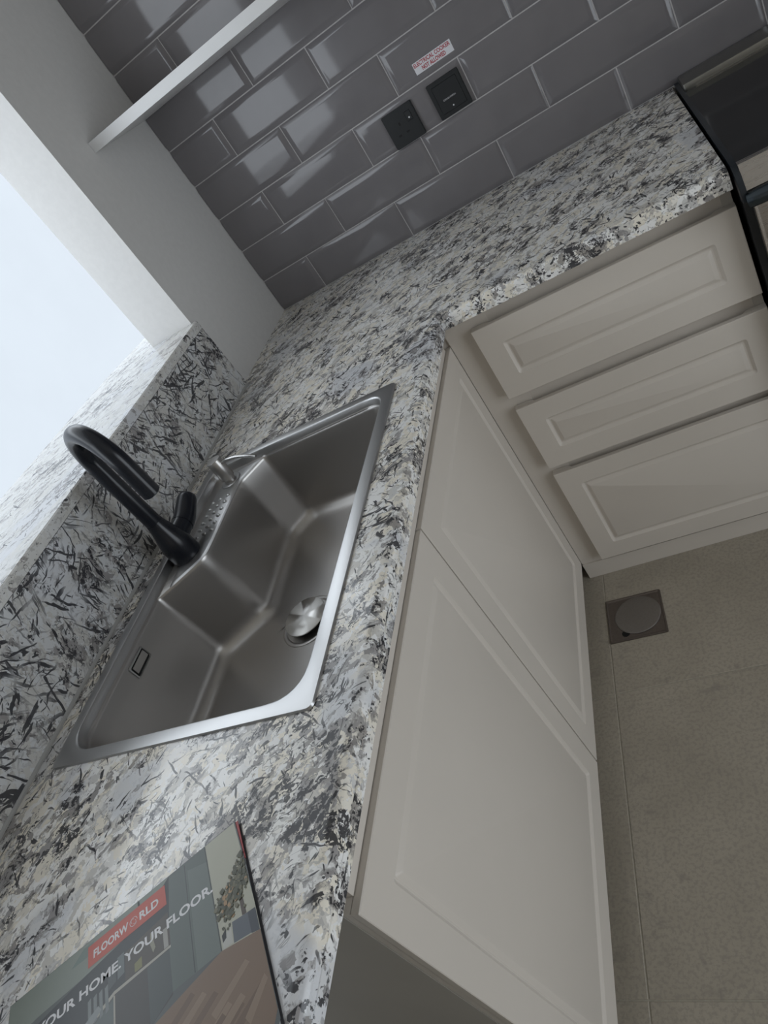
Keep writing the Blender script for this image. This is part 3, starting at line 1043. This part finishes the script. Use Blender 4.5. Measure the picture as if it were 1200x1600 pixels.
patch([(0.096, 0.088), (0.118, 0.078), (0.122, 0.084), (0.098, 0.10)], ink((0.33, 0.36, 0.37)))
patch([(0.1300, 0.050), (0.1400, 0.047), (0.1400, 0.068), (0.1300, 0.072)], ink((0.11, 0.125, 0.13)))
patch([(0.142, 0.045), (0.1505, 0.044), (0.1505, 0.066), (0.142, 0.068)], ink((0.18, 0.21, 0.215)))
# herringbone floor
patch([(0.178, 0.1385), (0.2615, 0.1225), (MW - 0.001, 0.1310), (MW - 0.001, MH - 0.012), (MW - 0.008, e1), (0.178, e1)], i_wood)
for k in range(9):
    x0_, y0_ = 0.182 + 0.012 * k, 0.136 + 0.0075 * (k % 5) + 0.010 * (k // 3)
    if x0_ + 0.05 > MW - 0.004:
        break
    patch([(x0_, y0_ + 0.022), (x0_ + 0.042, y0_), (x0_ + 0.046, y0_ + 0.005), (x0_ + 0.004, y0_ + 0.029)], i_wood2 if k % 2 else i_wood3)
for k in range(5):
    x0_, y0_ = 0.19 + 0.021 * k, 0.170 + 0.004 * (k % 2)
    patch([(x0_, y0_ + 0.022), (min(x0_ + 0.042, MW - .006), y0_), (min(x0_ + 0.046, MW - .004), y0_ + 0.006), (x0_ + 0.004, y0_ + 0.030)], i_wood3 if k % 2 else i_wood2)
# dark gap by the ceiling and the red title box
patch([(0.1700, 0.0010), (0.1725, 0.0010), (0.1735, 0.0125), (0.1710, 0.0125)], i_blk)
patch([(0.1040, 0.0065), (0.2060, 0.0065), (0.2065, 0.0305), (0.1045, 0.0305)], i_red)
zt = layer[0] + 0.00002
# plant in a grey planter by the pale wall
patch([(0.2775, 0.104), (0.3020, 0.1075), (0.3020, 0.1290), (0.2760, 0.1245)], i_pot)
patch([(0.2955, 0.1065), (0.3045, 0.1075), (0.3045, 0.1310), (0.2955, 0.1285)], ink((0.075, 0.085, 0.105)))
patch([(0.264, 0.111), (0.2755, 0.107), (0.2755, 0.1235), (0.264, 0.1228)], i_lt)
patch([(0.2645, 0.109), (0.270, 0.105), (0.269, 0.114), (0.2645, 0.1165)], i_blk)
patch([(0.2895, 0.080), (0.2935, 0.080), (0.2945, 0.1062), (0.2895, 0.1055)], i_trunk)
rnd = random.Random(3)
for k in range(330):
    t = rnd.random()
    cx_ = 0.2675 + 0.036 * t + rnd.gauss(0, 0.004)
    cy_ = 0.087 - 0.028 * t + rnd.gauss(0, 0.0085)
    cx_ = min(max(cx_, 0.2625), 0.3015)
    s_ = rnd.uniform(0.0014, 0.0034)
    a0 = rnd.random() * 6.28
    mi = i_leaf if rnd.random() < 0.72 else (i_leaf2 if rnd.random() < 0.6 else i_amb)
    patch([(cx_ + s_ * math.cos(a0 + j * 1.2566) * (1 if j % 2 else .7), cy_ + s_ * math.sin(a0 + j * 1.2566)) for j in range(5)], mi)
pic = obj('cover_picture', pbm, inks, cvr)
pic.matrix_parent_inverse = Matrix.Identity(4)
def mtext(body, x, y, size, width, bold):
    p = mp(x, y, zt)
    mw = Matrix.Translation(p + Vector((0, 0, H))) @ Matrix.Rotation(ma, 4, 'Z')
    o = text_mesh('cover_lettering', body, size, M_WHITE, mw, cvr, sx=-width, depth=0.00001, bold=bold)
    o.matrix_parent_inverse = Matrix.Identity(4)
mtext('FLOORW', 0.1115, 0.0235, 0.0125, 0.0455, 0.00035)
mtext('RLD', 0.1718, 0.0235, 0.0125, 0.0250, 0.00035)
mtext('YOUR HOME.', 0.0390, 0.0575, 0.0140, 0.1075, 0.00042)
mtext('YOUR FLOOR.', 0.1505, 0.0575, 0.0140, 0.1120, 0.00042)
# round globe mark standing for the O in the title
bm = bmesh.new()
def arc_strip(cx_, cy_, r_, wd_, a0, a1, n=20):
    q0, q1 = [], []
    for i in range(n + 1):
        t = a0 + (a1 - a0) * i / n
        q0.append(bm.verts.new(mp(cx_ + (r_ + wd_) * math.cos(t), cy_ + (r_ + wd_) * math.sin(t), zt)))
        q1.append(bm.verts.new(mp(cx_ + (r_ - wd_) * math.cos(t), cy_ + (r_ - wd_) * math.sin(t), zt)))
    bridge(bm, q0, q1, close=False)
arc_strip(0.1640, 0.0193, 0.0048, 0.00028, 0.6, 2 * math.pi)
arc_strip(0.1630, 0.0180, 0.0022, 0.00025, 2.0, 5.6, 8)
arc_strip(0.1652, 0.0205, 0.0020, 0.00025, -1.2, 2.4, 8)
gl = obj('cover_emblem', bm, M_WHITE, cvr)
gl.matrix_parent_inverse = Matrix.Identity(4)
